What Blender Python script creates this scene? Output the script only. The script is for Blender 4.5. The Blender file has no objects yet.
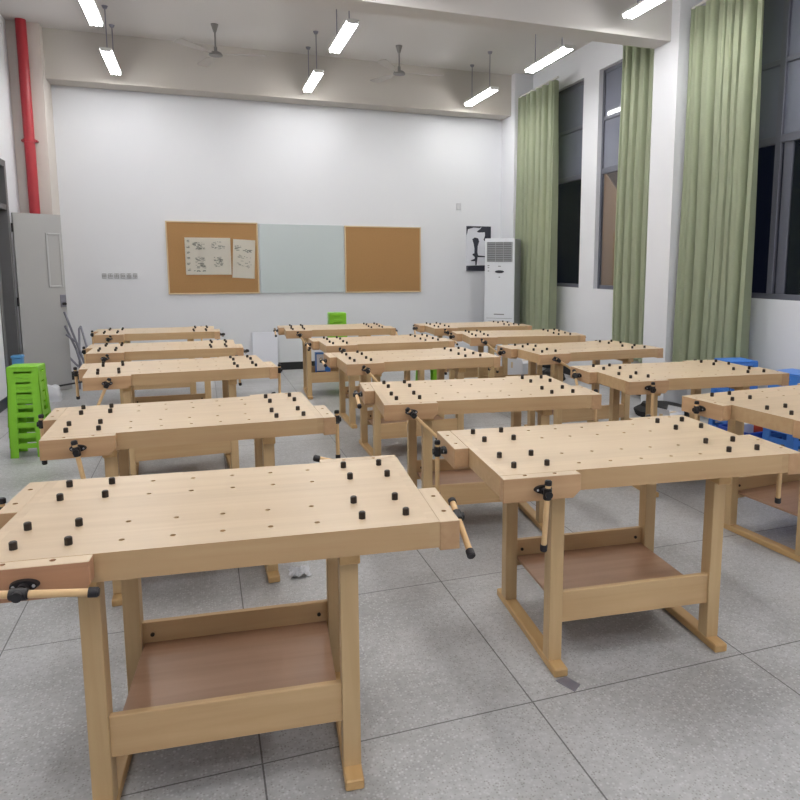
import bpy, bmesh, math, random
from mathutils import Matrix, Vector, Euler
R = math.radians
random.seed(7)
scene = bpy.context.scene
COL = scene.collection

# ------------------------------------------------------------------ helpers
def lin(r, g, b):
    f = lambda c: (c/255/12.92) if c/255 <= .04045 else ((c/255+.055)/1.055)**2.4
    return (f(r), f(g), f(b), 1)

def tag(o, label=None, cat=None, group=None, kind=None):
    if label: o['label'] = label
    if cat: o['category'] = cat
    if group: o['group'] = group
    if kind: o['kind'] = kind
    return o

def empty(name, loc=(0, 0, 0), rz=0):
    o = bpy.data.objects.new(name, None); COL.objects.link(o)
    o.location = loc; o.rotation_euler = (0, 0, rz); o.empty_display_size = .1
    return o

def copy_tree(o, parent=None):
    c = o.copy(); COL.objects.link(c)
    c.parent = parent
    if parent is not None: c.matrix_parent_inverse = Matrix()
    for ch in list(o.children): copy_tree(ch, c)
    return c

class MB:
    def __init__(s): s.bm = bmesh.new()
    def _add(s, verts, faces):
        vs = [s.bm.verts.new(v) for v in verts]
        fs = [s.bm.faces.new([vs[i] for i in f]) for f in faces]
        return vs, fs
    def box(s, x0, x1, y0, y1, z0, z1, bev=0, M=None, seg=1):
        t = bmesh.new()
        v = [t.verts.new((x, y, z)) for z in (z0, z1) for y in (y0, y1) for x in (x0, x1)]
        for f in ((0, 2, 3, 1), (4, 5, 7, 6), (0, 1, 5, 4), (2, 6, 7, 3), (0, 4, 6, 2), (1, 3, 7, 5)):
            t.faces.new([v[i] for i in f])
        if bev: bmesh.ops.bevel(t, geom=list(t.edges), offset=bev, segments=seg, affect='EDGES', profile=.5)
        s.merge(t, M); return s
    def merge(s, t, M=None):
        if M is not None: bmesh.ops.transform(t, matrix=M, verts=t.verts)
        me = bpy.data.meshes.new('tmp'); t.to_mesh(me); t.free()
        s.bm.from_mesh(me); bpy.data.meshes.remove(me)
    def prism(s, pts, a0, a1, axis='z', bev=0, M=None):
        t = bmesh.new()
        def P(p, a): return {'z': (p[0], p[1], a), 'y': (p[0], a, p[1]), 'x': (a, p[0], p[1])}[axis]
        lo = [t.verts.new(P(p, a0)) for p in pts]; hi = [t.verts.new(P(p, a1)) for p in pts]
        n = len(pts)
        t.faces.new(lo); t.faces.new(hi[::-1])
        for i in range(n): t.faces.new([lo[i], hi[i], hi[(i+1) % n], lo[(i+1) % n]])
        bmesh.ops.recalc_face_normals(t, faces=t.faces)
        if bev: bmesh.ops.bevel(t, geom=list(t.edges), offset=bev, segments=1, affect='EDGES')
        s.merge(t, M); return s
    def cyl(s, p0, p1, r, r1=None, seg=16, bev=0):
        p0 = Vector(p0); p1 = Vector(p1); d = p1-p0
        t = bmesh.new()
        bmesh.ops.create_cone(t, cap_ends=True, segments=seg, radius1=r, radius2=r if r1 is None else r1, depth=d.length)
        if bev:
            bmesh.ops.bevel(t, geom=[e for e in t.edges if abs(e.verts[0].co.z-e.verts[1].co.z) < 1e-6], offset=bev, segments=2, affect='EDGES')
        M = Matrix.Translation((p0+p1)/2) @ d.to_track_quat('Z', 'Y').to_matrix().to_4x4()
        s.merge(t, M); return s
    def tube(s, pts, r, seg=8):
        for a, b in zip(pts, pts[1:]): s.cyl(a, b, r, seg=seg)
        for p in pts[1:-1]: s.ball(p, r, seg=seg)
        return s
    def ball(s, c, r, sc=(1, 1, 1), seg=12):
        t = bmesh.new(); bmesh.ops.create_uvsphere(t, u_segments=seg, v_segments=max(6, seg//2), radius=r)
        s.merge(t, Matrix.Translation(c) @ Matrix.Diagonal((*sc, 1))); return s
    def build(s, name, mat, parent=None, smooth=False, loc=None):
        me = bpy.data.meshes.new(name); s.bm.normal_update(); s.bm.to_mesh(me); s.bm.free()
        if smooth is True:
            for p in me.polygons: p.use_smooth = True
            if hasattr(me, 'set_sharp_from_angle'): me.set_sharp_from_angle(angle=R(35))
        me.materials.append(mat)
        o = bpy.data.objects.new(name, me); COL.objects.link(o)
        o.parent = parent
        if loc: o.location = loc
        return o

# ------------------------------------------------------------------ materials
MATS = {}
def mat(name, col, rough=.5, metal=0, emit=0, spec=.5, noise=None, bump=0, trans=0, coat=0, alpha=1):
    m = bpy.data.materials.new(name); m.use_nodes = True
    nt = m.node_tree; b = nt.nodes['Principled BSDF']
    b.inputs['Base Color'].default_value = col
    b.inputs['Roughness'].default_value = rough; b.inputs['Metallic'].default_value = metal
    b.inputs['Specular IOR Level'].default_value = spec
    b.inputs['Transmission Weight'].default_value = trans
    b.inputs['Coat Weight'].default_value = coat
    if emit:
        b.inputs['Emission Color'].default_value = col; b.inputs['Emission Strength'].default_value = emit
    if noise:
        sc, amt = noise
        tc = nt.nodes.new('ShaderNodeTexCoord'); n = nt.nodes.new('ShaderNodeTexNoise'); n.inputs['Scale'].default_value = sc
        n.inputs['Detail'].default_value = 4
        nt.links.new(tc.outputs['Object'], n.inputs['Vector'])
        mr = nt.nodes.new('ShaderNodeMapRange'); mr.inputs['To Min'].default_value = 1-amt; mr.inputs['To Max'].default_value = 1+amt
        nt.links.new(n.outputs['Fac'], mr.inputs['Value'])
        mx = nt.nodes.new('ShaderNodeVectorMath'); mx.operation = 'SCALE'; mx.inputs[0].default_value = col[:3]
        nt.links.new(mr.outputs['Result'], mx.inputs['Scale']); nt.links.new(mx.outputs['Vector'], b.inputs['Base Color'])
        if bump:
            bp = nt.nodes.new('ShaderNodeBump'); bp.inputs['Strength'].default_value = bump; bp.inputs['Distance'].default_value = .01
            nt.links.new(n.outputs['Fac'], bp.inputs['Height']); nt.links.new(bp.outputs['Normal'], b.inputs['Normal'])
    MATS[name] = m
    return m

def wood(name, c1, c2, axis='x', rough=.42, staves=0, dark=.12):
    """beech: long soft grain streaks, fleck, optional glued staves"""
    m = bpy.data.materials.new(name); m.use_nodes = True
    nt = m.node_tree; N = nt.nodes; L = nt.links; b = N['Principled BSDF']
    tc = N.new('ShaderNodeTexCoord'); oi = N.new('ShaderNodeObjectInfo')
    off = N.new('ShaderNodeVectorMath'); off.operation = 'SCALE'; off.inputs[0].default_value = (7.1, 5.3, 3.7)
    L.new(oi.outputs['Random'], off.inputs['Scale'])
    ad = N.new('ShaderNodeVectorMath'); ad.operation = 'ADD'
    L.new(tc.outputs['Object'], ad.inputs[0]); L.new(off.outputs['Vector'], ad.inputs[1])
    mp = N.new('ShaderNodeMapping')
    mp.inputs['Scale'].default_value = {'x': (1.2, 22, 22), 'y': (22, 1.2, 22), 'z': (22, 22, 1.2)}[axis]
    L.new(ad.outputs['Vector'], mp.inputs['Vector'])
    n = N.new('ShaderNodeTexNoise'); n.inputs['Scale'].default_value = 1.3; n.inputs['Detail'].default_value = 5; n.inputs['Distortion'].default_value = .5
    L.new(mp.outputs['Vector'], n.inputs['Vector'])
    n2 = N.new('ShaderNodeTexNoise'); n2.inputs['Scale'].default_value = 2.2
    L.new(ad.outputs['Vector'], n2.inputs['Vector'])
    mx = N.new('ShaderNodeMix'); mx.data_type = 'RGBA'
    mx.inputs['A'].default_value = c1; mx.inputs['B'].default_value = c2
    fac = N.new('ShaderNodeMath'); fac.operation = 'MULTIPLY_ADD'; fac.inputs[1].default_value = .6
    half = N.new('ShaderNodeMath'); half.operation = 'MULTIPLY'; half.inputs[1].default_value = .4
    L.new(n2.outputs['Fac'], half.inputs[0]); L.new(n.outputs['Fac'], fac.inputs[0]); L.new(half.outputs[0], fac.inputs[2])
    mr = N.new('ShaderNodeMapRange'); mr.inputs['From Min'].default_value = .32; mr.inputs['From Max'].default_value = .68
    L.new(fac.outputs[0], mr.inputs['Value']); L.new(mr.outputs['Result'], mx.inputs['Factor'])
    out = mx.outputs['Result']
    if staves:
        sx = N.new('ShaderNodeSeparateXYZ'); L.new(tc.outputs['Object'], sx.inputs[0])
        mm = N.new('ShaderNodeMath'); mm.operation = 'MULTIPLY'; mm.inputs[1].default_value = 1/staves; L.new(sx.outputs['Y'], mm.inputs[0])
        fl = N.new('ShaderNodeMath'); fl.operation = 'FLOOR'; L.new(mm.outputs[0], fl.inputs[0])
        add = N.new('ShaderNodeMath'); add.operation = 'ADD'; L.new(fl.outputs[0], add.inputs[0])
        s17 = N.new('ShaderNodeMath'); s17.operation = 'MULTIPLY'; s17.inputs[1].default_value = 17; L.new(oi.outputs['Random'], s17.inputs[0])
        L.new(s17.outputs[0], add.inputs[1])
        wn = N.new('ShaderNodeTexWhiteNoise'); wn.noise_dimensions = '1D'; L.new(add.outputs[0], wn.inputs['W'])
        r2 = N.new('ShaderNodeMapRange'); r2.inputs['To Min'].default_value = 1-dark; r2.inputs['To Max'].default_value = 1+dark*.4
        L.new(wn.outputs['Value'], r2.inputs['Value'])
        sc = N.new('ShaderNodeVectorMath'); sc.operation = 'SCALE'; L.new(out, sc.inputs[0]); L.new(r2.outputs['Result'], sc.inputs['Scale'])
        out = sc.outputs['Vector']
    # each piece of timber is a slightly different tone
    r3 = N.new('ShaderNodeMapRange'); r3.inputs['To Min'].default_value = 1-dark; r3.inputs['To Max'].default_value = 1+dark*.6
    L.new(oi.outputs['Random'], r3.inputs['Value'])
    sc = N.new('ShaderNodeVectorMath'); sc.operation = 'SCALE'; L.new(out, sc.inputs[0]); L.new(r3.outputs['Result'], sc.inputs['Scale'])
    L.new(sc.outputs['Vector'], b.inputs['Base Color'])
    b.inputs['Roughness'].default_value = rough; b.inputs['Specular IOR Level'].default_value = .4
    MATS[name] = m
    return m

W_TOP = wood('beech_top', lin(212, 191, 163), lin(198, 175, 146), 'x', .38, staves=.116, dark=.05)
W_RAIL = wood('beech_rail', lin(202, 172, 130), lin(186, 153, 112), 'x', .45, dark=.1)
W_EDGE_SHADE = wood('beech_edge_shaded', lin(198, 168, 128), lin(183, 150, 110), 'x', .45, dark=.08)  # darker edge wood, with the weaker side light put into its colour
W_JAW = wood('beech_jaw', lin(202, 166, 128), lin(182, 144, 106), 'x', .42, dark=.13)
W_LEG = wood('beech_leg', lin(204, 176, 134), lin(186, 156, 114), 'z', .45, dark=.1)
W_FOOT = wood('beech_foot', lin(208, 174, 124), lin(190, 152, 102), 'y', .45, dark=.1)
W_PLY = wood('red_plywood', lin(178, 142, 116), lin(160, 124, 98), 'x', .35, dark=.08)
W_DOWEL = wood('pale_dowel', lin(228, 196, 150), lin(214, 178, 130), 'z', .4, dark=.05)
BLACK = mat('black_iron', lin(24, 22, 26), .45, 0, spec=.5)
CAPB = mat('black_plastic', lin(30, 27, 32), .5)
DOGM = mat('dark_peg', lin(38, 28, 22), .5)
STEEL = mat('steel', lin(190, 190, 195), .3, .9)
BOLT = mat('dark_bolt', lin(40, 34, 30), .5, .4)
WALL = mat('wall_paint', lin(217, 219, 224), .75, noise=(1.1, .02))
WALLB = mat('beam_paint', lin(192, 187, 181), .8, noise=(.9, .03))
CEIL = mat('ceiling_paint', lin(204, 201, 199), .8, noise=(.8, .02))
COLP = mat('column_paint', lin(205, 198, 192), .75, noise=(1, .03))
REVEAL = mat('reveal_paint', lin(170, 170, 176), .7)
BASE = mat('black_baseboard', lin(34, 35, 38), .4)
RED = mat('red_pipe_paint', lin(160, 36, 46), .4)
ALU = mat('grey_window_frame', lin(98, 100, 112), .5, .2)
DOORG = mat('grey_door_paint', lin(168, 168, 168), .5, noise=(3, .03))
DOORD = mat('dark_frame_paint', lin(98, 98, 100), .5, noise=(6, .12))
DOORL = mat('door_slit_paint', lin(176, 177, 178), .45)
DARK = mat('dark_void', lin(30, 30, 34), .8)
CORK = mat('cork', lin(158, 120, 76), .85, noise=(60, .10), bump=.1)
ALUW = mat('pale_board_frame', lin(205, 184, 150), .4)
GLASSB = mat('pale_green_glass_board', lin(186, 196, 197), .12, coat=.5)
PAPER = mat('cream_paper', lin(252, 250, 240), .8, noise=(14, .02))
INK = mat('grey_ink', lin(160, 162, 152), .8)
INKR = mat('pale_red_ink', lin(196, 160, 150), .8)
WPOST = mat('poster_white', lin(214, 216, 224), .5)
BPOST = mat('poster_black', lin(44, 46, 58), .5)
ACW = mat('ac_white_plastic', lin(216, 220, 226), .4)
ACG = mat('ac_grey_side', lin(170, 173, 176), .5)
ACD = mat('ac_grille_grey', lin(118, 120, 124), .5)
GREEN = mat('lime_green_plastic', lin(130, 198, 46), .35, spec=.5)
BLUE = mat('blue_plastic', lin(64, 126, 212), .38)
BLUED = mat('deep_blue_plastic', lin(34, 72, 170), .4)
LBLUE = mat('light_blue_plastic', lin(96, 160, 214), .4)
WPLAS = mat('white_plastic', lin(214, 216, 222), .45)
WBOARD = mat('white_foam_board', lin(226, 228, 238), .5)
CARD = mat('brown_card', lin(150, 118, 90), .8)
REDP = mat('red_print', lin(190, 72, 50), .5)
BAG = mat('black_nylon', lin(32, 32, 34), .7, noise=(20, .3), bump=.4)
GSTEEL = mat('dull_grey_steel', lin(138, 138, 150), .4, .5)
LAMPW = mat('lamp_housing', lin(225, 225, 225), .5)
TUBE = mat('lit_tube', (1, .985, .965, 1), .5, emit=44)
FANW = mat('fan_enamel', lin(178, 173, 168), .5)
FAND = mat('fan_hub_enamel', lin(128, 126, 124), .5)
TAN = mat('tan_outside_wall', lin(188, 166, 140), .9, noise=(2, .06))
TAND = mat('brown_outside_eave', lin(90, 78, 66), .9)
UPG = mat('grey_frosted_glass', lin(112, 116, 130), .05, spec=.6)

def floor_mat():
    m = bpy.data.materials.new('terrazzo'); m.use_nodes = True
    nt = m.node_tree; N = nt.nodes; L = nt.links; b = N['Principled BSDF']
    geo = N.new('ShaderNodeNewGeometry')
    def vor(scale, lo, hi, col_in, col):
        v = N.new('ShaderNodeTexVoronoi'); v.inputs['Scale'].default_value = scale
        L.new(geo.outputs['Position'], v.inputs['Vector'])
        r = N.new('ShaderNodeMapRange'); r.inputs['From Min'].default_value = lo; r.inputs['From Max'].default_value = hi
        r.inputs['To Min'].default_value = 1; r.inputs['To Max'].default_value = 0
        L.new(v.outputs['Distance'], r.inputs['Value'])
        # only some cells carry a chip
        c = N.new('ShaderNodeSeparateColor'); L.new(v.outputs['Color'], c.inputs[0])
        g = N.new('ShaderNodeMath'); g.operation = 'GREATER_THAN'; g.inputs[1].default_value = .5; L.new(c.outputs[0], g.inputs[0])
        mu = N.new('ShaderNodeMath'); mu.operation = 'MULTIPLY'; L.new(r.outputs[0], mu.inputs[0]); L.new(g.outputs[0], mu.inputs[1])
        mx = N.new('ShaderNodeMix'); mx.data_type = 'RGBA'; L.new(mu.outputs[0], mx.inputs['Factor'])
        L.new(col_in, mx.inputs['A']); mx.inputs['B'].default_value = col
        return mx.outputs['Result']
    n = N.new('ShaderNodeTexNoise'); n.inputs['Scale'].default_value = 1.3; n.inputs['Detail'].default_value = 6; n.inputs['Roughness'].default_value = .6
    L.new(geo.outputs['Position'], n.inputs['Vector'])
    cr = N.new('ShaderNodeValToRGB'); e = cr.color_ramp.elements
    e[0].position = .34; e[0].color = lin(152, 152, 152); e[1].position = .62; e[1].color = lin(184, 185, 187)
    L.new(n.outputs['Fac'], cr.inputs['Fac'])
    n3 = N.new('ShaderNodeTexNoise'); n3.inputs['Scale'].default_value = 38; n3.inputs['Detail'].default_value = 3
    L.new(geo.outputs['Position'], n3.inputs['Vector'])
    r3 = N.new('ShaderNodeMapRange'); r3.inputs['From Min'].default_value = .3; r3.inputs['From Max'].default_value = .7
    r3.inputs['To Min'].default_value = .9; r3.inputs['To Max'].default_value = 1.1; L.new(n3.outputs['Fac'], r3.inputs['Value'])
    s3 = N.new('ShaderNodeVectorMath'); s3.operation = 'SCALE'; L.new(cr.outputs['Color'], s3.inputs[0]); L.new(r3.outputs[0], s3.inputs['Scale'])
    c = vor(85, .1, .5, s3.outputs['Vector'], lin(195, 196, 198))
    c = vor(110, .1, .45, c, lin(140, 138, 135))
    # sawn joints of the cast slabs
    s = N.new('ShaderNodeSeparateXYZ'); L.new(geo.outputs['Position'], s.inputs[0])
    masks = []
    for ax, o, p in (('X', 1.04, .925), ('Y', 2.05, 1.005)):
        a = N.new('ShaderNodeMath'); a.operation = 'SUBTRACT'; a.inputs[1].default_value = o - p*20 - p/2; L.new(s.outputs[ax], a.inputs[0])
        w = N.new('ShaderNodeMath'); w.operation = 'MODULO'; w.inputs[1].default_value = p; L.new(a.outputs[0], w.inputs[0])
        d = N.new('ShaderNodeMath'); d.operation = 'SUBTRACT'; d.inputs[1].default_value = p/2; L.new(w.outputs[0], d.inputs[0])
        ab = N.new('ShaderNodeMath'); ab.operation = 'ABSOLUTE'; L.new(d.outputs[0], ab.inputs[0])
        lt = N.new('ShaderNodeMath'); lt.operation = 'LESS_THAN'; lt.inputs[1].default_value = .0028; L.new(ab.outputs[0], lt.inputs[0])
        masks.append(lt)
    mxm = N.new('ShaderNodeMath'); mxm.operation = 'MAXIMUM'; L.new(masks[0].outputs[0], mxm.inputs[0]); L.new(masks[1].outputs[0], mxm.inputs[1])
    k = N.new('ShaderNodeMath'); k.operation = 'MULTIPLY'; k.inputs[1].default_value = .8; L.new(mxm.outputs[0], k.inputs[0])
    mx = N.new('ShaderNodeMix'); mx.data_type = 'RGBA'; L.new(k.outputs[0], mx.inputs['Factor']); L.new(c, mx.inputs['A']); mx.inputs['B'].default_value = lin(72, 70, 68)
    L.new(mx.outputs['Result'], b.inputs['Base Color'])
    rr = N.new('ShaderNodeMapRange'); rr.inputs['To Min'].default_value = .3; rr.inputs['To Max'].default_value = .5; L.new(n.outputs['Fac'], rr.inputs['Value'])
    L.new(rr.outputs[0], b.inputs['Roughness'])
    b.inputs['Specular IOR Level'].default_value = .45
    return m
FLOOR = floor_mat()

def curtain_mat():
    m = mat('sage_green_cloth', lin(186, 195, 166), .8, noise=(9, .05))
    m.node_tree.nodes['Principled BSDF'].inputs['Sheen Weight'].default_value = .15
    return m
CURT = curtain_mat()
GLASS = mat('dark_night_glass', lin(210, 215, 225), .0, trans=1, spec=.5)
GLASS.node_tree.nodes['Principled BSDF'].inputs['IOR'].default_value = 1.45

# ------------------------------------------------------------------ the room
ZC = 4.38; XL = -2.04; YW = 10.4; XR = 4.85; YN = -2.2
def struct(o, **k): return tag(o, kind='structure', **k)
struct(MB().box(XL-.3, XR+.3, YN-.2, YW+.25, -.2, 0).build('floor', FLOOR))
struct(MB().box(XL-.3, XR+.3, YN-.2, YW+.25, ZC, ZC+.2).build('ceiling', CEIL))
struct(MB().box(XL, XR+.3, YW, YW+.25, 0, ZC).build('wall_back', WALL))
struct(MB().box(XL, XR+.3, YN-.2, YN, 0, ZC).build('wall_front', WALL))
# left wall with its doorway and transom light
DY0, DY1, DZ = 8.70, 9.27, 2.66
w = MB().box(XL-.22, XL, YN-.2, DY0, 0, ZC).box(XL-.22, XL, DY1, YW+.25, 0, ZC).box(XL-.22, XL, DY0, DY1, DZ, ZC)
struct(w.build('wall_left', WALL))
# right wall: sill wall, piers and head round three windows
WIN = [(8.42, 9.62), (6.86, 8.04), (3.0, 5.86)]
ZS, ZT = 1.23, 3.98
w = MB().box(XR, XR+.12, YN-.2, YW+.25, 0, ZS).box(XR, XR+.12, YN-.2, YW+.25, ZT, ZC)
ys = [YN-.2] + [v for a, b in sorted(WIN) for v in (a, b)] + [YW+.25]
for a, b in zip(ys[::2], ys[1::2]): w.box(XR, XR+.12, a, b, ZS, ZT)
struct(w.build('wall_right', WALL))
# pillars, beams
struct(MB().box(4.55, XR, 6.07, 6.47, 0, ZC).build('trim_1', WALL))
struct(MB().box(4.55, XR, 9.93, YW, 0, ZC).build('trim_2', WALL))
struct(MB().box(XL, -1.69, 9.9, YW, 0, ZC).build('trim_3', COLP))
struct(MB().box(-1.69, 4.55, 10.06, YW, 3.79, ZC).build('trim_4', WALLB))
struct(MB().box(XL, 4.55, 6.2, 6.47, 3.77, ZC).build('trim_5', CEIL))
struct(MB().box(4.55, XR, 1.7, 2.1, 0, ZC).build('trim_6', WALL))
struct(MB().box(XL, 4.55, 1.78, 2.05, 3.77, ZC).build('trim_7', CEIL))
# baseboards
struct(MB().box(-1.69, 4.55, YW-.015, YW, 0, .112).build('baseboard_back', BASE))
bb = MB()
for a, b in ((YN, 1.7), (2.1, 6.07), (6.47, 9.93)): bb.box(XR-.015, XR, a, b, 0, .112)
struct(bb.build('baseboard_right', BASE))
struct(MB().box(XL, XL+.015, YN, 8.64, 0, .112).build('baseboard_left', BASE))

# windows ------------------------------------------------------------
def window(n, y0, y1, mull, z2, z3):
    root = struct(empty('window_%d' % n, (XR+.07, (y0+y1)/2, ZS)))
    ox, oy, oz = root.location
    f = MB(); x0, x1 = -.012, .03
    def B(a, b, c, d, p=0): f.box(x0-p, x1, a-oy, b-oy, c-oz, d-oz, .004)
    B(y0, y0+.05, ZS, ZT); B(y1-.032, y1, ZS, ZT); B(y0+.05, y1-.05, ZS, ZS+.05); B(y0+.05, y1-.05, ZT-.05, ZT)
    B(y0+.05, y1-.05, z2-.035, z2+.035, .01); B(y0+.05, y1-.05, z3-.025, z3+.025, .005)
    for q in mull: B(q-.035, q+.035, ZS+.05, ZT-.05, .012)
    fr = f.build('frame', ALU, root)
    cells = [y0+.05] + sorted(mull) + [y1-.05]
    for a, b in zip(cells, cells[1:]):
        for lo, hi, up in ((ZS+.04, z2, 0), (z2, z3, 1), (z3, ZT-.04, 1)):
            MB().box(0, .008, a-oy, b-oy, lo-oz, hi-oz).build('pane', UPG if up else GLASS, fr)
    # plastered reveals catch less light than the wall face
    return root
window(1, *WIN[0], [], 2.73, 3.38)
window(2, *WIN[1], [], 2.73, 3.38)
window(3, *WIN[2], [5.06, 4.0], 2.65, 3.32)
# sliding sash edge in the wide window
tag(MB().box(XR+.06, XR+.09, 4.90, 5.0, ZS+.05, 2.62, .004).build('window_4', ALU), kind='structure')
# a tan outbuilding wall with a sloping eave, seen through the second window
ob = empty('outbuilding', (7.2, 11.0, 0))
MB().prism([(-2.9, 0), (1.1, 0), (1.1, 3.75), (.65, 3.28), (-.9, 1.9), (-2.9, 1.0)], 0, .3, 'x').build('wall', TAN, ob)
MB().prism([(1.1, 3.75), (.65, 3.28), (-.9, 1.9), (-2.9, 1.0), (-2.9, 3.9), (1.1, 3.9)], .02, .3, 'x').build('gable', TAND, ob)
tag(ob, 'tan wall of an outbuilding seen in the dark through the middle window', 'building')

# door ---------------------------------------------------------------
fr = MB(); t = .05
fr.box(XL-.2, XL+.012, DY0-.04, DY0+.03, 0, DZ+.03).box(XL-.2, XL+.012, DY1-.03, DY1+.05, 0, DZ+.03)
fr.box(XL-.2, XL+.012, DY0+.03, DY1-.03, DZ-.04, DZ+.03).box(XL-.2, XL+.005, DY0+.03, DY1-.03, 2.14, 2.2)
struct(fr.build('trim_8', DOORD))
d2 = MB().box(XL-.15, XL-.1, DY0+.03, DY1-.03, .01, 2.14).box(XL-.15, XL-.12, DY0+.03, DY1-.03, 2.2, DZ-.04)
struct(d2.build('door_2', DOORD))
dr = struct(empty('door_1', (XL+.03, 9.34, 0), math.atan2(.27, .46)))
W = .515; H = 2.12
leaf = MB(); leaf.box(0, W, -.022, .022, .012, H, .002)
leaf = leaf.build('door_leaf', DOORG, dr)
sl = MB(); sx0, sx1, sz0, sz1 = .35, .475, 1.28, 1.88
for a, b, c, d in ((sx0-.02, sx0, sz0-.02, sz1+.02), (sx1, sx1+.02, sz0-.02, sz1+.02), (sx0, sx1, sz0-.02, sz0), (sx0, sx1, sz1, sz1+.02)):
    sl.box(a, b, -.032, -.0215, c, d, .003)
sl.build('slit_frame', DOORL, leaf)
MB().box(sx0, sx1, -.0245, -.021, sz0, sz1).build('slit_panel', DOORG, leaf)
hp = MB().box(W-.07, W-.005, -.03, -.021, 1.02, 1.17, .003).build('lock_plate', GSTEEL, dr)
hd = MB().cyl((W-.035, -.028, 1.06), (W-.035, -.07, 1.06), .018)
tag(hd.build('door_handle', BLACK, dr), 'black door knob')
hg = MB()
for z in (.25, 1.1, 1.95): hg.cyl((-.012, -.02, z-.05), (-.012, -.02, z+.05), .012)
hg.build('hinge', BLACK, dr)

# ------------------------------------------------------------------ workbench
L_, W_, Hh, TT = 1.196, .6956, .80, .0766
hl, hw = L_/2, W_/2
JD, JL, EE, YK = .0464, .289, .0607, .0378
YR = [-.2653, -.1241, .1241, .2653]; XS = [0, -.0083, .0083, 0]
XA, XB = .5153, .3861; DX = (XA*2)/8

def cut_holes(o, holes, z, r=.0080, depth=.12):
    c = MB()
    for x, y in holes: c.cyl((x, y, z-depth), (x, y, z+.02), r, seg=10)
    co = c.build('cutter', BLACK)
    md = o.modifiers.new('b', 'BOOLEAN'); md.operation = 'DIFFERENCE'; md.solver = 'EXACT'; md.object = co
    dg = bpy.context.evaluated_depsgraph_get()
    me = bpy.data.meshes.new_from_object(o.evaluated_get(dg))
    o.modifiers.clear(); old = o.data; o.data = me
    bpy.data.meshes.remove(old); bpy.data.objects.remove(co)

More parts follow.
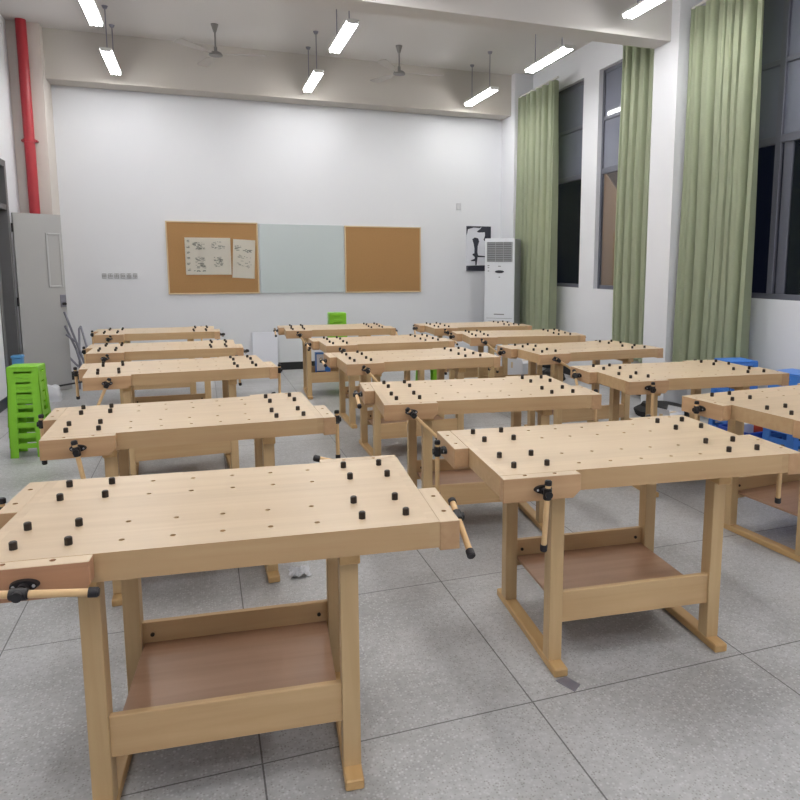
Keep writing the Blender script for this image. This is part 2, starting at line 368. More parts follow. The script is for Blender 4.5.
def make_bench():
    root = empty('workbench')
    z0 = Hh-TT
    tp = MB().box(-hl+.03, hl-.03, -hw, hw, z0, Hh).build('bench_top', W_TOP, root)
    holes = []
    for r in range(4):
        for c in range(2, 7): holes.append((-XA+DX*c+XS[r], YR[r]))
    cut_holes(tp, holes, Hh)
    tp.data.materials.append(W_EDGE_SHADE)
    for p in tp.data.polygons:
        if abs(p.normal.z) < .5: p.material_index = 1  # upright faces and hole walls take the edge wood with painted shade
    for s in (-1, 1):
        MB().box(min(s*(hl-.03), s*hl), max(s*(hl-.03), s*hl), -hw, hw, z0, Hh).build('end_cap', wood_end, root).data.materials.append(W_EDGE_SHADE)
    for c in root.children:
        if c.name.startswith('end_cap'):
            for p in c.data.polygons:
                if abs(p.normal.z) < .5: p.material_index = 1  # cap sides carry the same painted shade
    # four vises: local frame of a jaw has its screw along -Y, face at y=0
    def jaw(kind, loc, rz):
        half = JL/2 if kind == 'face' else .155
        th = JD if kind == 'face' else EE
        deep = TT+.010
        cs = half-.002
        # the bottom corner nearest the bench middle is chamfered
        inner = 1
        ch = .026 if kind == 'face' else .012
        pts = [(-half, Hh-deep), (half-ch, Hh-deep), (half, Hh-deep+ch), (half, Hh), (-half, Hh)]
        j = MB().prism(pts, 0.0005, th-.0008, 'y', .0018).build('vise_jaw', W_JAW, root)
        hs = [(-.056, th/2+.006), (.056, th/2+.006)] if kind == 'face' else [(-.07, th/2-.003), (.07, th/2-.003)]
        cut_holes(j, hs, Hh)
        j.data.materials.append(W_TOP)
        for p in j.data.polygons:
            if p.normal.z > .5: p.material_index = 1  # jaw tops stay pale; shade on the sides is painted by darker wood
        j.location = loc; j.rotation_euler = (0, 0, rz)
        z = .752; hy = -.044 if kind == 'face' else -.034
        b = MB()
        # oval flange with its boss
        t = bmesh.new(); bmesh.ops.create_cone(t, cap_ends=True, segments=24, radius1=.034, radius2=.031, depth=.012)
        b.merge(t, Matrix.Translation((0, -.0055, z+.004)) @ Matrix.Rotation(R(90), 4, 'X') @ Matrix.Diagonal((1, .45, 1, 1)))
        b.cyl((0, 0, z), (0, -.024, z), .0145, .012).cyl((0, -.02, z), (0, -.04, z), .009)
        tag(b.build('vise_bracket', BLACK, j, True), 'black iron vise bracket')
        sc = MB()
        for s in (-1, 1): sc.ball((s*.0225, -.0125, z+.004), .0042, (1, .6, 1), 8)
        tag(sc.build('bracket_screw', STEEL, j), 'bright screw heads')
        hb = MB().cyl((0, 0, -.021), (0, 0, .021), .0148, seg=18, bev=.003).cyl((0, .012, 0), (0, -.02, 0), .0125)
        hb = tag(hb.build('handle_hub', BLACK, j, True, (0, hy, z)), 'black hub of the vise handle')
        dw = MB().cyl((0, 0, -.185), (0, 0, .032), .0098, seg=14)
        dw = dw.build('vise_handle', W_DOWEL, j, True, (0, hy, z))
        for a, bb in ((-.205, -.178), (.028, .048)):
            tag(MB().cyl((0, 0, a), (0, 0, bb), .0128, seg=14, bev=.003).build('handle_cap', CAPB, j, True, (0, hy, z)), 'black end cap of the handle')
        return j
    jaw('face', (-hl+JL/2, -hw-JD, 0), 0)
    jaw('face', (hl-JL/2, hw+JD, 0), R(180))
    jaw('end', (hl+EE, -(YK+.155), 0), R(90))
    jaw('end', (-hl-EE, YK+.155, 0), R(-90))
    lx0, lx1 = .317, .370
    for sx in (-1, 1):
        a, b = sorted((sx*lx0, sx*lx1))
        for sy in (-1, 1):
            c, d = sorted((sy*.222, sy*.282))
            MB().box(a, b, c, d, .0325, z0-.04, .002).build('leg', W_LEG, root)
        MB().box(a-.001, b+.001, -.345, .345, 0, .033, .004).build('foot_rail', W_FOOT, root)
        MB().box(a-.003, b+.003, -.312, .312, z0-.041, z0+.0005, .003).build('top_bearer', W_FOOT, root)
    for sy in (-1, 1):
        c, d = sorted((sy*.250, sy*.272))
        st = MB().box(-lx0-.001, lx0+.001, c, d, .178, .300, .002).build('stretcher', W_RAIL, root)
        bt = MB()
        for sx in (-1, 1): bt.cyl((sx*.285, sy*.252, .255), (sx*.285, sy*.245, .255), .007, seg=10)
        tag(bt.build('stretcher_bolt', BOLT, st), 'dark bolt heads')
    MB().box(-.312, .312, -.2505, .2505, .214, .226, .001).build('shelf', W_PLY, root)
    # pegs standing in the outer hole columns
    peg = None
    for sx in (-1, 1):
        for xx in (XA, XB):
            for r in range(4):
                if peg is None:
                    peg = MB().cyl((0, 0, -.002), (0, 0, .021), .0100, seg=12, bev=.002).build('bench_dog', DOGM, root, True)
                    tag(peg, 'black bench dog'); q = peg
                else:
                    q = peg.copy(); COL.objects.link(q)
                q.parent = root; q.location = (sx*xx + XS[r], YR[r], Hh)
    return root
wood_end = W_TOP
def set_vises(bench, spec):
    """spec: angle of the handle's long end, 0 = straight down, and how far it is slid"""
    js = [c for c in bench.children if c.name.split('.')[0] == 'vise_jaw']
    for j, (ang, slide) in zip(js, spec):
        for c in j.children:
            n = c.name.split('.')[0]
            if n in ('handle_hub', 'vise_handle', 'handle_cap'):
                rot = Euler((0, R(ang), 0)); c.rotation_euler = rot
                base = Vector((0, c.location.y, .752))
                if n != 'handle_hub': base = base + rot.to_matrix() @ Vector((0, 0, slide))
                c.location = base

# x, y, angle, label, vises (face front, face back, end right, end left)
d0 = (0, 0)
BENCH = [
 (.0501, 2.2177, -5.07, 'nearest pale beech workbench, across the lower left foreground, its front vise handle level', ((-85, .030), (-105, .035), (68, .032), (0, 0))),
 (1.5803, 2.4602, -5.15, 'beech workbench in the right foreground with its whole underframe and shelf in view', ((3, 0), (20, 0), (0, -.01), (0, 0))),
 (-.0745, 3.6499, .6, 'beech workbench directly behind the nearest left one, beside the green stool stack', ((-9, 0), (10, 0), (3, 0), (0, 0))),
 (-.1799, 5.4363, 3.11, 'third beech workbench of the left row, its left vise near the black rod', ((24, 0), (5, 0), (-8, 0), (15, 0))),
 (-.3270, 6.783, -.26, 'fourth beech workbench of the left row, between the third and the farthest', ((35, 0), (0, 0), (-80, 0), (15, 0))),
 (-.4825, 8.4702, -.59, 'farthest beech workbench of the left row, in front of the grey character strip', ((30, 0), (0, 0), (-80, 0), (5, 0))),
 (1.521, 3.8326, -6.83, 'second beech workbench of the middle row, its front vise handle slanting down to the right', ((-45, 0), (10, 0), (0, 0), (-80, 0))),
 (1.594, 5.4684, -.78, 'third beech workbench of the middle row, green stool showing under its top', ((-40, 0), (0, 0), (-60, 0), (-85, .03))),
 (1.649, 6.7111, -.22, 'fourth beech workbench of the middle row, behind the third and before the farthest', ((-50, 0), (0, 0), (-60, 0), (-85, .03))),
 (1.487, 8.2826, -3.05, 'farthest beech workbench of the middle row, before a green stool stack', ((-30, 0), (0, 0), (60, 0), (-75, .02))),
 (3.2207, 2.9213, 4.04, 'beech workbench cut off by the right edge of the picture, blue stools behind it', ((0, 0), (0, 0), (0, 0), (0, 0))),
 (3.1548, 4.0734, -4.33, 'second beech workbench of the right row, blue stool seats showing past its far edge', ((0, 0), (0, 0), (-80, 0), (-30, 0))),
 (3.207, 5.5304, .69, 'third beech workbench of the right row, its front vise handle slanting to the right', ((-58, 0), (0, 0), (-80, 0), (20, 0))),
 (3.2151, 6.8834, -9.31, 'fourth beech workbench of the right row, turned slightly askew to the rest', ((-50, .01), (0, 0), (-70, 0), (20, 0))),
 (3.1549, 8.0675, -2.19, 'farthest beech workbench of the right row, in front of the white air conditioner', ((-40, .01), (0, 0), (-70, 0), (-30, 0))),
]
proto = make_bench()
benches = [proto] + [copy_tree(proto) for _ in BENCH[1:]]
for o, (x, y, a, lab, sp) in zip(benches, BENCH):
    o.location = (x, y, 0); o.rotation_euler = (0, 0, R(a))
    tag(o, lab, 'workbench', 'beech workbenches in three rows')
    set_vises(o, sp)
# the front jaw of the nearest bench is a redder piece of beech
rj = next(c for c in benches[0].children if c.name.split('.')[0] == 'vise_jaw')
rj.data = rj.data.copy(); rj.data.materials[0] = wood('red_beech', lin(184, 140, 108), lin(164, 120, 92), 'x', .42, dark=.05)
tag(rj, 'redder front vise jaw')

# ------------------------------------------------------------------ boards and papers on the back wall
def wallboard(name, x0, x1, z0, z1, m, framed, label, cat):
    r = empty(name, ((x0+x1)/2, YW, z0)); w = (x1-x0)/2; h = z1-z0
    MB().box(-w+.01, w-.01, -.018, -.001, .01, h-.01, .001).build('panel', m, r)
    if framed:
        f = MB(); t = .018
        f.box(-w, w, -.026, -.0005, 0, t, .002).box(-w, w, -.026, -.0005, h-t, h, .002)
        f.box(-w, -w+t, -.026, -.0005, t, h-t, .002).box(w-t, w, -.026, -.0005, t, h-t, .002)
        f.build('frame', ALUW, r)
    else:
        f = MB()
        for sx in (-1, 0, 1):
            for z in (.03, h-.03): f.cyl((sx*(w-.04), -.018, z), (sx*(w-.04), -.026, z), .011, seg=12)
        f.build('standoff', STEEL, r)
    return tag(r, label, cat)
wallboard('cork_board', -.43, .785, 1.125, 2.125, CORK, True, 'left cork notice board on the far wall, with printed sheets pinned to it', 'notice board')
wallboard('glass_board', .79, 2.02, 1.12, 2.12, GLASSB, False, 'pale green glass board between the two cork boards', 'glass board')
wallboard('cork_board', 2.025, 3.205, 1.12, 2.11, CORK, True, 'right cork notice board on the far wall, bare and empty', 'notice board')

def sheet(x0, x1, z0, z1, tilt, marks, label, strip=False):
    r = empty('paper_sheet', ((x0+x1)/2, YW-.019, (z0+z1)/2)); r.rotation_euler = (0, R(tilt), 0)
    w = (x1-x0)/2; h = (z1-z0)/2
    t = bmesh.new(); n = 12; th = .0012
    g = [[None]*(n+1) for _ in range(n+1)]
    for i in range(n+1):
        for j in range(n+1):
            u = i/n*2-1; v = j/n*2-1
            curl = -.004 - .018*max(0, -v-.6)*(1+u)*.5 - .006*abs(u)**3
            g[i][j] = t.verts.new((u*w, curl, v*h))
    for i in range(n):
        for j in range(n): t.faces.new((g[i][j], g[i+1][j], g[i+1][j+1], g[i][j+1]))
    ret = bmesh.ops.solidify(t, geom=list(t.faces), thickness=-th)
    b = MB(); b.merge(t); b.build('sheet', PAPER, r)
    k = MB()
    rnd = random.Random(len(marks)*3)
    for (mx, mz, mw, mh, nb) in marks:
        for q in range(nb):
            xx = mx + rnd.uniform(-mw, mw)*w; zz = mz*h + rnd.uniform(-mh, mh)*h
            lw = rnd.uniform(.004, .02); lh = rnd.uniform(.002, .005)
            xx = xx*1.0
            k.box(mx*w*0+xx-lw, xx+lw, -.0095, -.0078, zz-lh, zz+lh)
    tag(k.build('printing', INK, r), kind='stuff')
    return tag(r, label, 'paper', 'printed sheets on the left cork board')
Wd = .3
def P(u, v, a, b, n): return (u*Wd, v, a, b, n)
sheet(-.192, .408, 1.395, 1.905, 0, [P(-.42, .62, .28, .12, 26), P(-.42, .42, .3, .05, 18), P(.45, .6, .28, .2, 24), P(-.35, -.35, .2, .3, 46), P(.42, -.3, .18, .25, 40), P(-.4, -.78, .25, .05, 8)] +
      [P(-.86, z, .04, .05, 7) for z in (.8, .5, .18, -.12, -.42, -.72)], 'wide cream sheet with columns of print and diagrams on the left cork board')
Wd = .15
sheet(.432, .732, 1.345, 1.885, 3, [P(-.55, .55, .25, .12, 22), P(.35, .42, .35, .08, 18), P(0, .1, .7, .1, 10), P(0, -.3, .7, .25, 14)], 'narrow cream sheet hanging crooked beside the wide one')

# faint characters on the back wall, too small to read
cg = empty('wall_lettering', (-1.03, YW, 1.38))
rnd = random.Random(5)
k = MB()
for i in range(6):
    cx = -.19+.076*i
    for q in range(4): k.box(cx-.026, cx+.026, -.007, -.001, -.03+.02*q-.003, -.03+.02*q+.003)
    for q in range(3):
        xx = cx-.022+.022*q
        k.box(xx-.003, xx+.003, -.008, -.001, rnd.uniform(-.035, -.01), rnd.uniform(.01, .035))
k.build('glyph', mat('grey_lettering', lin(150, 152, 152), .6), cg)
tag(cg, 'short row of small grey characters on the far wall left of the cork boards', 'lettering')
tag(MB().box(3.79, 3.865, YW-.012, YW, 2.39, 2.49, .003).build('wall_switch', mat('switch_plastic', lin(196, 196, 202), .5)), 'small white switch plate high on the far wall right of the boards', 'switch')

# black and white picture
pr_ = empty('wall_poster', (4.162, YW, 1.444)); pw, ph = .208, .70
MB().box(-pw, pw, -.02, -.001, 0, ph, .001).build('panel', WPOST, pr_)
k = MB()
def shape(pts): k.prism([(-pw+2*pw*a, ph*b) for a, b in pts], -.0225, -.019, 'y')
shape([(0, 0), (1, 0), (1, .12), (.9, .13), (0, .12)])
shape([(0, 1), (0, .80), (.03, .84), (.06, .93), (.3, .97), (.55, .96), (.62, 1)])
shape([(.62, 1), (.58, .95), (.42, .88), (.5, .86), (.75, .87), (.76, .80), (.70, .70), (.9, .58), (1, .60), (1, 1)])
shape([(.24, .71), (.34, .75), (.48, .73), (.52, .66), (.46, .56), (.45, .42), (.48, .35), (.9, .33), (1, .35), (1, .31), (.46, .31), (.42, .13), (.37, .13), (.36, .22), (.2, .22), (.18, .24), (.33, .27), (.35, .31), (.25, .36), (.25, .38), (.33, .40), (.33, .50), (.30, .60)])
k.build('printing', BPOST, pr_)
tag(pr_, 'black and white picture hanging on the far wall, partly behind the air conditioner', 'picture')

# conduit line under the far beam is the beam edge; red riser
rp = empty('fire_pipe', (-1.868, 9.83, 0))
MB().cyl((0, 0, 0), (0, 0, ZC), .058, seg=24).build('pipe', RED, rp, True)
for z in (.9, 3.0): MB().cyl((0, 0, z-.02), (0, 0, z+.02), .072, seg=24, bev=.004).box(-.085, .085, -.012, .068, z-.012, z+.012, .002).build('pipe_clamp', RED, rp, True)
tag(rp, 'red fire riser pipe running up the column in the far left corner', 'pipe')

# ------------------------------------------------------------------ air conditioner
t40 = R(40); ac = empty('air_conditioner', (4.18, 9.60, 0), -t40)
# local -y is the front
Wc, Dc, Hc = .455, .36, 1.925
ac.location = (4.345-.5*Wc*math.cos(t40)+.5*Dc*math.sin(t40), 9.42+.5*Wc*math.sin(t40)+.5*Dc*math.cos(t40), 0)
MB().box(-Wc/2, Wc/2, -Dc/2+.03, Dc/2, .0, Hc, .006).build('cabinet', ACG, ac)
MB().box(-Wc/2-.002, Wc/2+.002, -Dc/2, -Dc/2+.031, .02, Hc+.003, .008, seg=2).build('front_panel', ACW, ac)
g = MB(); zt = Hc-.05
g.box(-.195, .195, -Dc/2-.004, -Dc/2+.001, zt-.29, zt, .001)
g.build('air_outlet', ACD, ac)
g = MB()
for i in range(9):
    z = zt-.015-.0325*i; g.box(-.19, .19, -Dc/2-.016, -Dc/2-.003, z-.006, z+.001, .0005)
for x in (-.19, -.06, .06, .186): g.box(x-.003, x+.003, -Dc/2-.014, -Dc/2-.003, zt-.288, zt-.002)
g.build('louvre', ACG, ac)
t = bmesh.new(); bmesh.ops.create_cone(t, cap_ends=True, segments=24, radius1=.072, radius2=.066, depth=.012)
b = MB(); b.merge(t, Matrix.Translation((.0, -Dc/2-.004, 1.44)) @ Matrix.Rotation(R(90), 4, 'X') @ Matrix.Diagonal((1, .3, 1, 1)))
tag(b.build('display', BPOST, ac), 'dark oval display')
b = MB()
for z, x, w_ in ((1.53, -.17, .015), (1.50, -.17, .012), (1.45, -.17, .012), (1.52, .0, .02), (1.36, .0, .012)): b.box(x-w_, x+w_, -Dc/2-.003, -Dc/2+.001, z-.006, z+.006)
b.build('button', ACD, ac)
b = MB().box(-.08, .08, -Dc/2-.005, -Dc/2+.001, .80, .815, .001).box(-.2, .2, -Dc/2-.004, -Dc/2+.001, .745, .750)
for i in range(7): b.box(-.17, .17, -Dc/2-.004, -Dc/2+.001, .62+.014*i, .624+.014*i)
for i in range(12): b.box(-.17, .17, -Dc/2-.004, -Dc/2+.001, .12+.03*i, .126+.03*i)
b.build('intake_grille', ACD, ac)
tag(ac, 'tall white floor standing air conditioner in the far right corner', 'air conditioner')

# ------------------------------------------------------------------ curtains
def curtain(y0, y1, folds, label, seed, z0=.45, z1=4.02, X=4.66):
    rnd = random.Random(seed)
    ph = [rnd.uniform(-.9, .9) for _ in range(folds+2)]
    wd = [rnd.uniform(.5, 1.7) for _ in range(folds)]; S = sum(wd); cum = [0]
    for v in wd: cum.append(cum[-1]+v/S)
    amp = [rnd.uniform(.06, .10) for _ in range(folds)]
    nU = folds*16; nV = 40
    t = bmesh.new(); rows = []
    for j in range(nV+1):
        v = j/nV; row = []
        for i in range(nU+1):
            s = i/nU
            s2 = min(max(s + .014*math.sin(3.1*v*2+ph[0]*6)*math.sin(math.pi*s), 0), 1)
            q = next((q for q in range(folds) if s2 <= cum[q+1]), folds-1)
            loc = (s2-cum[q])/(cum[q+1]-cum[q])
            a = amp[q]*(.55+.45*(1-v)) 
            fine = .010*v**3*math.sin(2*math.pi*loc*2+ph[q])
            x = X + a*(-math.cos(2*math.pi*loc) + .35*math.cos(4*math.pi*loc)) + fine + .012*math.sin(5*(1-v)+ph[q+1]*3)*(1-v)
            y = y0 + (y1-y0)*(s + .022*math.sin(2*math.pi*loc)) + (1-v)*(s-.5)*.03
            if 0.625 < v < 0.64: x += .003
            row.append(t.verts.new((x, y, z0+(z1-z0)*v + .012*math.sin(2*math.pi*loc)*(v > .99))))
        rows.append(row)
    for a, b in zip(rows, rows[1:]):
        for i in range(nU): t.faces.new((a[i], b[i], b[i+1], a[i+1]))
    bmesh.ops.solidify(t, geom=list(t.faces), thickness=.003)
    r = empty('curtain', (X, (y0+y1)/2, z0))
    m = MB(); m.merge(t, Matrix.Translation((-X, -(y0+y1)/2, -z0)))
    m.build('cloth', CURT, r, True)
    m = MB().cyl((.0, y0-(y0+y1)/2-.03, z1-z0+.02), (.0, y1-(y0+y1)/2+.03, z1-z0+.02), .014)
    m.build('rail', CEIL, r)
    # faint stitched seam two thirds of the way up
    return tag(r, label, 'curtain', 'sage green curtains along the window wall')
curtain(8.76, 9.90, 7, 'sage green curtain farthest away, beside the air conditioner', 3, X=4.63)
curtain(6.50, 7.20, 5, 'sage green curtain drawn against the white pillar, over the middle window', 5)
curtain(5.05, 6.00, 7, 'widest sage green curtain, nearest the camera, beside the big right window', 11)

# ------------------------------------------------------------------ lamps
def make_lamp():
    r = empty('pendant_lamp'); Lh = .50
    MB().box(-.064, .064, -Lh, Lh, .003, .024, .003).box(-.02, .02, -.36, .36, .025, .05, .003).build('housing', LAMPW, r)
    tb = None
    for x in (-.042, 0, .042):
        MB().cyl((x, -Lh+.02, -.013), (x, Lh-.02, -.013), .013, seg=10).build('tube', TUBE, r)
    for s in (-1, 1): MB().box(-.055, .055, s*(Lh-.014)-.005, s*(Lh-.014)+.005, -.016, .02, .002).build('lamp_holder', LAMPW, r)
    for s in (-1, 1):
        ro = MB().cyl((0, s*.33, .05), (0, s*.33, ZC-3.87-.002), .006, seg=8).build('rod', GSTEEL, r)
        MB().cyl((0, s*.33, ZC-3.87-.03), (0, s*.33, ZC-3.87-.001), .02, .034, seg=14).build('ceiling_rose', GSTEEL, ro)
    return r
LAMPS = [(-.88, 9.34, 'tube ceiling lamp farthest away on the left, above the far left benches'),
         (1.46, 9.40, 'tube ceiling lamp farthest away in the middle, between the two fans'),
         (3.79, 9.42, 'tube ceiling lamp farthest away on the right, nearest the air conditioner'),
         (-.86, 7.46, 'tube ceiling lamp at the top left edge of the picture'),
         (1.49, 7.53, 'tube ceiling lamp in the middle of the second row, in front of the fans'),
         (3.85, 7.51, 'tube ceiling lamp of the second row near the far windows'),
         (3.90, 5.50, 'tube ceiling lamp cut off by the top edge, beside the near pillar')]
for y in (5.45, 3.6, .9, -.9):
    for x in (-.86, 1.49, 3.86):
        if not (y == 5.45 and x > 3): LAMPS.append((x, y, None))
lp = make_lamp()
for i, (x, y, lab) in enumerate(LAMPS):
    o = lp if i == 0 else copy_tree(lp)
    o.location = (x, y, 3.87)
    tag(o, lab or 'tube ceiling lamp over the near part of the room, above the frame', 'ceiling lamp', 'tube lamps hanging in rows from the ceiling')
    ld = bpy.data.lights.new('lamp_light', 'AREA'); ld.shape = 'RECTANGLE'; ld.size = .12; ld.size_y = .96; ld.energy = 8.5; ld.color = (1, .985, .96)
    lo = bpy.data.objects.new('lamp_light', ld); COL.objects.link(lo); lo.location = (x, y, 3.835)

# fans
def fan(x, y, rot, label):
    r = empty('ceiling_fan', (x, y, 4.04), rot)
    MB().cyl((0, 0, -.02), (0, 0, .02), .085, .065, seg=24, bev=.008).cyl((0, 0, .02), (0, 0, .08), .02, seg=16).build('motor', FAND, r, True)
    MB().cyl((0, 0, .08), (0, 0, ZC-4.04), .011, seg=10).build('down_rod', FAND, r, True)
    MB().cyl((0, 0, ZC-4.04-.09), (0, 0, ZC-4.04-.001), .018, .045, seg=20).build('canopy', FAND, r, True)
    for k in range(3):
        M = Matrix.Rotation(R(120*k), 4, 'Z') @ Matrix.Rotation(R(8), 4, 'X')
        MB().prism([(.07, -.018), (.18, -.025), (.26, -.06), (.58, -.065), (.60, 0), (.58, .065), (.26, .05), (.18, .02), (.07, .018)], -.004, .002, 'z', M=M).build('blade', FANW, r)
    return tag(r, label, 'ceiling fan', 'ceiling fans near the far beam')
fan(.28, 9.22, R(-15), 'left ceiling fan, one pale blade reaching to the right, between two far lamps')
fan(2.57, 9.26, R(-8), 'right ceiling fan, between the middle and right far lamps')
sd = MB().cyl((0, 0, -.035), (0, 0, -.001), .055, .065, seg=20).build('smoke_detector', FAND, None, True, (.30, 8.2, ZC))
tag(sd, 'small round ceiling fitting just in front of the left fan', 'ceiling fitting')

# ------------------------------------------------------------------ stools
def stool(m, w=.235, d=.235, h=.48, seat=.012, kk=.084, fx=.016, fy=.016, lw=.03):
    r = empty('plastic_stool')
    s = MB().box(-w/2, w/2, -d/2, d/2, h-seat, h, .006, seg=2)
    # apron with a hand slot in each side
    k = kk
    fl = .012
    for sy in (-1, 1):
        y = sy*(d/2-.004)
        for z0, z1, x0, x1 in ((h-k, h-k+.030, -w/2, w/2), (h-k+.044, h-seat, -w/2, w/2), (h-k+.030, h-k+.044, -w/2, -w/2+.05), (h-k+.030, h-k+.044, w/2-.05, w/2)):
            s.box(x0, x1, y-.003, y+.003, z0, z1)
    for sx in (-1, 1):
        x = sx*(w/2-.004)
        for z0, z1, y0, y1 in ((h-k, h-k+.030, -d/2, d/2), (h-k+.044, h-seat, -d/2, d/2), (h-k+.030, h-k+.044, -d/2, -d/2+.06), (h-k+.030, h-k+.044, d/2-.06, d/2)):
            s.box(x-.003, x+.003, y0, y1, z0, z1)
    s.build('seat', m, r)
    for sx in (-1, 1):
        for sy in (-1, 1):
            lg = MB()
            def plate(px, py, qx, qy, wx, wy):
                # tapered strip from apron to foot
                t = bmesh.new()
                top = [(px-wx, py-wy), (px+wx, py-wy), (px+wx, py+wy), (px-wx, py+wy)]
                bot = [(a+qx, b+qy) for a, b in top]
                tv = [t.verts.new((a, b, h-k+.002)) for a, b in top]; bv = [t.verts.new((a, b, 0)) for a, b in bot]
                t.faces.new(tv); t.faces.new(bv[::-1])
                for i in range(4): t.faces.new([tv[i], bv[i], bv[(i+1) % 4], tv[(i+1) % 4]])
                bmesh.ops.recalc_face_normals(t, faces=t.faces)
                lg.merge(t)
            plate(sx*(w/2-lw-.001), sy*(d/2-.004), sx*fx, sy*fy, lw, .003)
            plate(sx*(w/2-.004), sy*(d/2-lw-.001), sx*fx, sy*fy, .003, lw)
            lg.build('leg', m, r)
    z0, z1 = .075, .115; g = (1-(z0+z1)/2/(h-k))
    ex = w/2-.005+fx*g; ey = d/2-.005+fy*g
    c = MB()
    for s_ in (-1, 1):
        c.box(-ex, ex, s_*ey-.003, s_*ey+.003, z0, z1).box(s_*ex-.003, s_*ex+.003, -ey, ey, z0, z1)
    c.build('cross_bar', m, r)
    return r
gs = stool(GREEN, .225, .20)
def stack(src, x, y, rz, n, group, labels, cat='stool', first=False, step=.084, z=0):
    for i in range(n):
        o = src if (first and i == 0) else copy_tree(src)
        o.location = (x, y, z+i*step); o.rotation_euler = (0, 0, R(rz))
        tag(o, labels[i], cat, group)
place = ['bottom', 'second', 'third', 'top']
stack(gs, -1.352, 6.35, -4, 4, 'green stools stacked by the left wall', ['lime green plastic stool, %s of the stack by the left wall' % p for p in place], first=True)
stack(gs, 1.70, 9.35, -3, 6, 'green stools stacked behind the far middle bench', ['lime green plastic stool, %s of the stack behind the farthest middle bench' % p for p in ('bottom', 'second', 'third', 'fourth', 'fifth', 'top')])
gq = copy_tree(gs); gq.location = (2.40, 7.55, 0); gq.rotation_euler = (0, 0, R(-8))
tag(gq, 'single lime green plastic stool seen under the top of the third middle bench', 'stool', 'single green stools')
bs = stool(BLUE, .27, .25, .46)
stack(bs, 4.42, 4.90, -6, 4, 'blue stools by the pillar curtain', ['blue plastic stool, %s of the farther stack under the big window' % p for p in place], first=True, step=.084)
stack(bs, 4.32, 4.15, 8, 4, 'blue stools at the right edge', ['blue plastic stool, %s of the nearer stack at the right edge' % p for p in place], step=.086)
stack(bs, 4.42, 3.1, 4, 1, 'lone blue stool', ['blue plastic stool standing alone under the big window behind the cut-off bench'])
bn = empty('waste_bin', (-1.955, 8.86, 0))
MB().prism([(-.055, -.05), (.045, -.05), (.045, .05), (-.055, .05)], 0.0, .50, 'z', bev=.008).build('bin_body', LBLUE, bn)
MB().box(-.062, .052, -.057, .057, .50, .53, .006).build('lid', LBLUE, bn)
tag(bn, 'narrow light blue bin by the doorway behind the green stool stack', 'bin')

# crate with cartons between the blue stacks
cr = empty('storage_crate', (4.28, 4.50, 0), R(4))
c = MB().box(-.22, .22, -.16, .16, 0, .01)
for s in (-1, 1): c.box(-.22, .22, s*.16-.004, s*.16+.004, 0, .20).box(s*.22-.004, s*.22+.004, -.16, .16, 0, .20)
c.box(-.235, .235, -.175, -.155, .185, .205).box(-.235, .235, .155, .175, .185, .205).box(-.235, -.215, -.17, .17, .185, .205).box(.215, .235, -.17, .17, .185, .205)
c.build('crate_body', BLUED, cr)
tag(cr, 'deep blue plastic crate on the floor between the two blue stool stacks', 'crate')
for nm, x, y, w_, h_, m, lab in (('carton', 4.16, 4.50, .07, .24, WPLAS, 'white carton standing in the deep blue crate'), ('carton', 4.36, 4.46, .08, .22, REDP, 'red carton standing in the deep blue crate')):
    r = empty(nm, (x, y, .0105)); MB().box(-w_, w_, -.06, .06, 0, h_, .003).build('box_body', m, r)
    MB().box(-w_, w_, -.012, .012, h_-.0005, h_+.001).build('tape', ALUW, r); tag(r, lab, 'carton')

# white foam board against the back wall
fb = empty('foam_board', (.83, 10.34, 0)); fb.rotation_euler = (R(-1.5), 0, R(2))
MB().box(-.175, .175, -.035, 0, 0, .57, .002).build('panel', WBOARD, fb)
tag(fb, 'white foam board leaning on the far wall between the left and middle rows', 'board')
# blue and white carton on the shelf of the farthest middle bench
a = R(-3.05); bx, by = -.16, .02
r = empty('carton', (1.487+bx*math.cos(a)-by*math.sin(a), 8.2826+bx*math.sin(a)+by*math.cos(a), .2263), R(-3))
MB().box(-.085, .085, -.06, .06, 0, .27, .003).build('box_body', BLUE, r)
tag(MB().box(-.075, .02, -.0625, -.0602, .06, .255).build('box_label', WPLAS, r), 'white front label')
MB().box(-.08, .03, -.0625, -.0602, .01, .05).build('dark_band', BPOST, r)
tag(r, 'blue carton with a white front on the shelf of the farthest middle bench', 'carton')

# easel of grey tubes behind the left row, with rod and bag near it
ez = empty('metal_easel', (-1.5, 9.6, 0))
def tb(name, *pts):
    MB().tube([(x+1.5, y-9.6, z) for x, y, z in pts], .013).build(name, GSTEEL, ez)
tb('leg', (-1.56, 9.42, .97), (-1.46, 9.45, .60), (-1.30, 9.5, 0))
tb('leg', (-1.56, 9.40, .80), (-1.49, 9.6, .50), (-1.36, 9.5, .0))
tb('leg', (-1.47, 9.55, 0), (-1.455, 9.6, .45), (-1.45, 9.65, .74), (-1.43, 9.66, .77), (-1.37, 9.6, .52), (-1.25, 9.5, 0))
tb('brace', (-1.58, 9.6, .41), (-1.475, 9.58, .28))
tb('brace', (-1.555, 9.40, .70), (-1.46, 9.45, .60))
MB().tube([(x+1.5, y-9.6, z) for x, y, z in ((-1.74, 9.03, .115), (-1.335, 9.46, .12))], .011).build('foot_bar', BLACK, ez)
tag(ez, 'folded easel of thin grey metal tubes behind the left ends of the left row', 'easel')

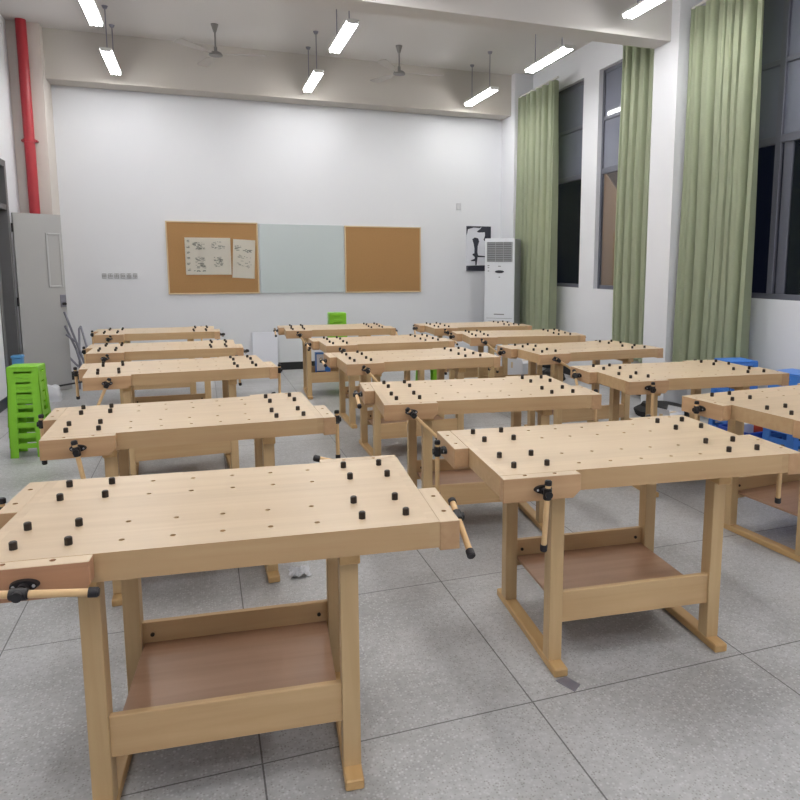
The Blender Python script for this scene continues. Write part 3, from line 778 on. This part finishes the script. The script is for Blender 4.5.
def lumpy(name, mat_, loc, dims, seed, label, cat, sag=.25, rz=0):
    rnd = random.Random(seed); t = bmesh.new()
    bmesh.ops.create_cube(t, size=1); bmesh.ops.subdivide_edges(t, edges=t.edges, cuts=7, use_grid_fill=True)
    for v in t.verts:
        p = v.co; q = p.normalized()*.62; f = .55
        p = p.lerp(q, f)
        p.x += .05*math.sin(9*p.y+seed)+.03*math.sin(17*p.z+seed*2); p.y += .05*math.sin(8*p.z+seed)
        p.z += .06*math.sin(7*p.x+5*p.y+seed)
        if p.z < -.38: p.z = -.38
        p.x *= 1+sag*(.1-p.z); p.y *= 1+sag*(.1-p.z)
        v.co = Vector((p.x*dims[0], p.y*dims[1], (p.z+.38)*dims[2]))
    m = MB(); m.merge(t); o = m.build(name, mat_, None, True, loc); o.rotation_euler = (0, 0, R(rz))
    return tag(o, label, cat)
lumpy('tool_bag', BAG, (4.38, 5.84, 0), (.28, .50, .17), 2, 'black nylon tool bag on the floor behind the second right bench', 'bag', rz=20)
lumpy('plastic_bag', WPLAS, (-1.64, 8.80, 0), (.16, .13, .20), 4, 'small white plastic bag at the foot of the grey door', 'bag')
lumpy('tool_bag', BAG, (4.42, 8.30, 0), (.2, .3, .16), 6, 'flat black tool bag on the floor behind the third right bench', 'bag')
def cart(x, y, rz, w, d, h, m, label):
    r = empty('carton', (x, y, 0), R(rz)); MB().box(-w/2, w/2, -d/2, d/2, .0, h, .003).build('box_body', m, r)
    MB().box(-w/2-.0008, w/2+.0008, -.02, .02, h*.6, h+.001).build('tape', ALUW, r)
    for s in (-1, 1):
        MB().prism([(-d/2, h-.001), (d/2, h-.001), (d/2*.9, h+.05), (-d/2*.9, h+.05)], s*(w/2-.004)-.002, s*(w/2-.004)+.002, 'x').build('flap', m, r)
    return tag(r, label, 'carton')
cart(4.06, 5.33, 12, .20, .20, .17, WPLAS, 'low white carton beside the black tool bag behind the second right bench')
cart(4.16, 8.80, 20, .30, .42, .20, WPLAS, 'white carton under the window wall behind the third right bench')
cart(4.30, 9.24, -5, .24, .26, .14, mat('grey_card', lin(170, 174, 184), .7), 'pale grey carton nearest the air conditioner on the floor')
# cable trailing over the carton
ctl = [Vector(p) for p in ((3.85, 5.70, .008), (3.86, 5.58, .008), (3.88, 5.30, .008), (4.00, 5.15, .008), (4.25, 5.14, .008), (4.45, 5.25, .008), (4.60, 5.38, .008))]
pts = []
for i in range(1, len(ctl)-2):
    for q in range(6):
        t = q/6; a, b, c, d = ctl[i-1:i+3]
        pts.append(.5*((2*b)+(c-a)*t+(2*a-5*b+4*c-d)*t*t+(3*b-a-3*c+d)*t**3))
co = MB().tube(pts, .007).build('power_cable', CAPB, None, True)
tag(co, 'black power cable trailing on the floor by the low white carton', 'cable')

# crumpled clear wrapper and metal plate on the floor
t = bmesh.new(); bmesh.ops.create_grid(t, x_segments=9, y_segments=9, size=.05)
rnd = random.Random(3)
for v in t.verts: v.co.z = .004+abs(rnd.gauss(0, .012)); v.co.x += rnd.uniform(-.006, .006); v.co.y += rnd.uniform(-.006, .006)
bmesh.ops.solidify(t, geom=list(t.faces), thickness=.0006)
m = MB(); m.merge(t); o = m.build('plastic_wrapper', WPLAS, None, False, (.40, 3.37, 0))
tag(o, 'crumpled clear plastic wrapper on the floor behind the nearest bench', 'wrapper')
m = MB().prism([(-.02, -.045), (.03, -.035), (.035, .03), (-.015, .045)], .0005, .004, 'z', bev=.001)
o = m.build('metal_plate', GSTEEL, None, False, (1.208, 2.10, 0)); o.rotation_euler = (0, 0, R(25))
tag(o, 'small grey metal plate on the floor at the front foot of the right foreground bench', 'plate')

# ------------------------------------------------------------------ night outside, camera
wd = bpy.data.worlds.new('night'); scene.world = wd; wd.use_nodes = True
wd.node_tree.nodes['Background'].inputs['Color'].default_value = (.004, .005, .012, 1)
wd.node_tree.nodes['Background'].inputs['Strength'].default_value = 1
yl = bpy.data.lights.new('outbuilding_fill', 'POINT'); yl.energy = 260; yl.color = (1, .8, .6); yl.shadow_soft_size = .1  # unseen point light added to brighten the outbuilding wall
yo = bpy.data.objects.new('outbuilding_fill', yl); COL.objects.link(yo); yo.location = (5.5, 9.13, 3.2)

p, r_, yaw = R(7.641627), R(.123768), R(-19.6729)
F = Vector((0, math.cos(p), -math.sin(p))); Rt = Vector((1, 0, 0)); U = Rt.cross(F)
Rr = Rt*math.cos(r_) + U*math.sin(r_); Uu = -Rt*math.sin(r_) + U*math.cos(r_)
Mz = Matrix.Rotation(yaw, 3, 'Z'); F, Rr, Uu = Mz @ F, Mz @ Rr, Mz @ Uu
cam = bpy.data.cameras.new('camera'); cam.sensor_width = 36; cam.lens = 696.5926*36/800
cam.shift_x = (400-451.564)/800; cam.shift_y = -(400-358.990)/800; cam.clip_start = .05
co = bpy.data.objects.new('camera', cam); COL.objects.link(co)
M = Matrix((Rr, Uu, -F)).transposed().to_4x4(); M.translation = Vector((0, 0, 1.52913)); co.matrix_world = M
scene.camera = co
vs = scene.view_settings; vs.view_transform = 'Standard'; vs.look = 'None'; vs.gamma = 1; vs.exposure = -0.27; vs.use_curve_mapping = False
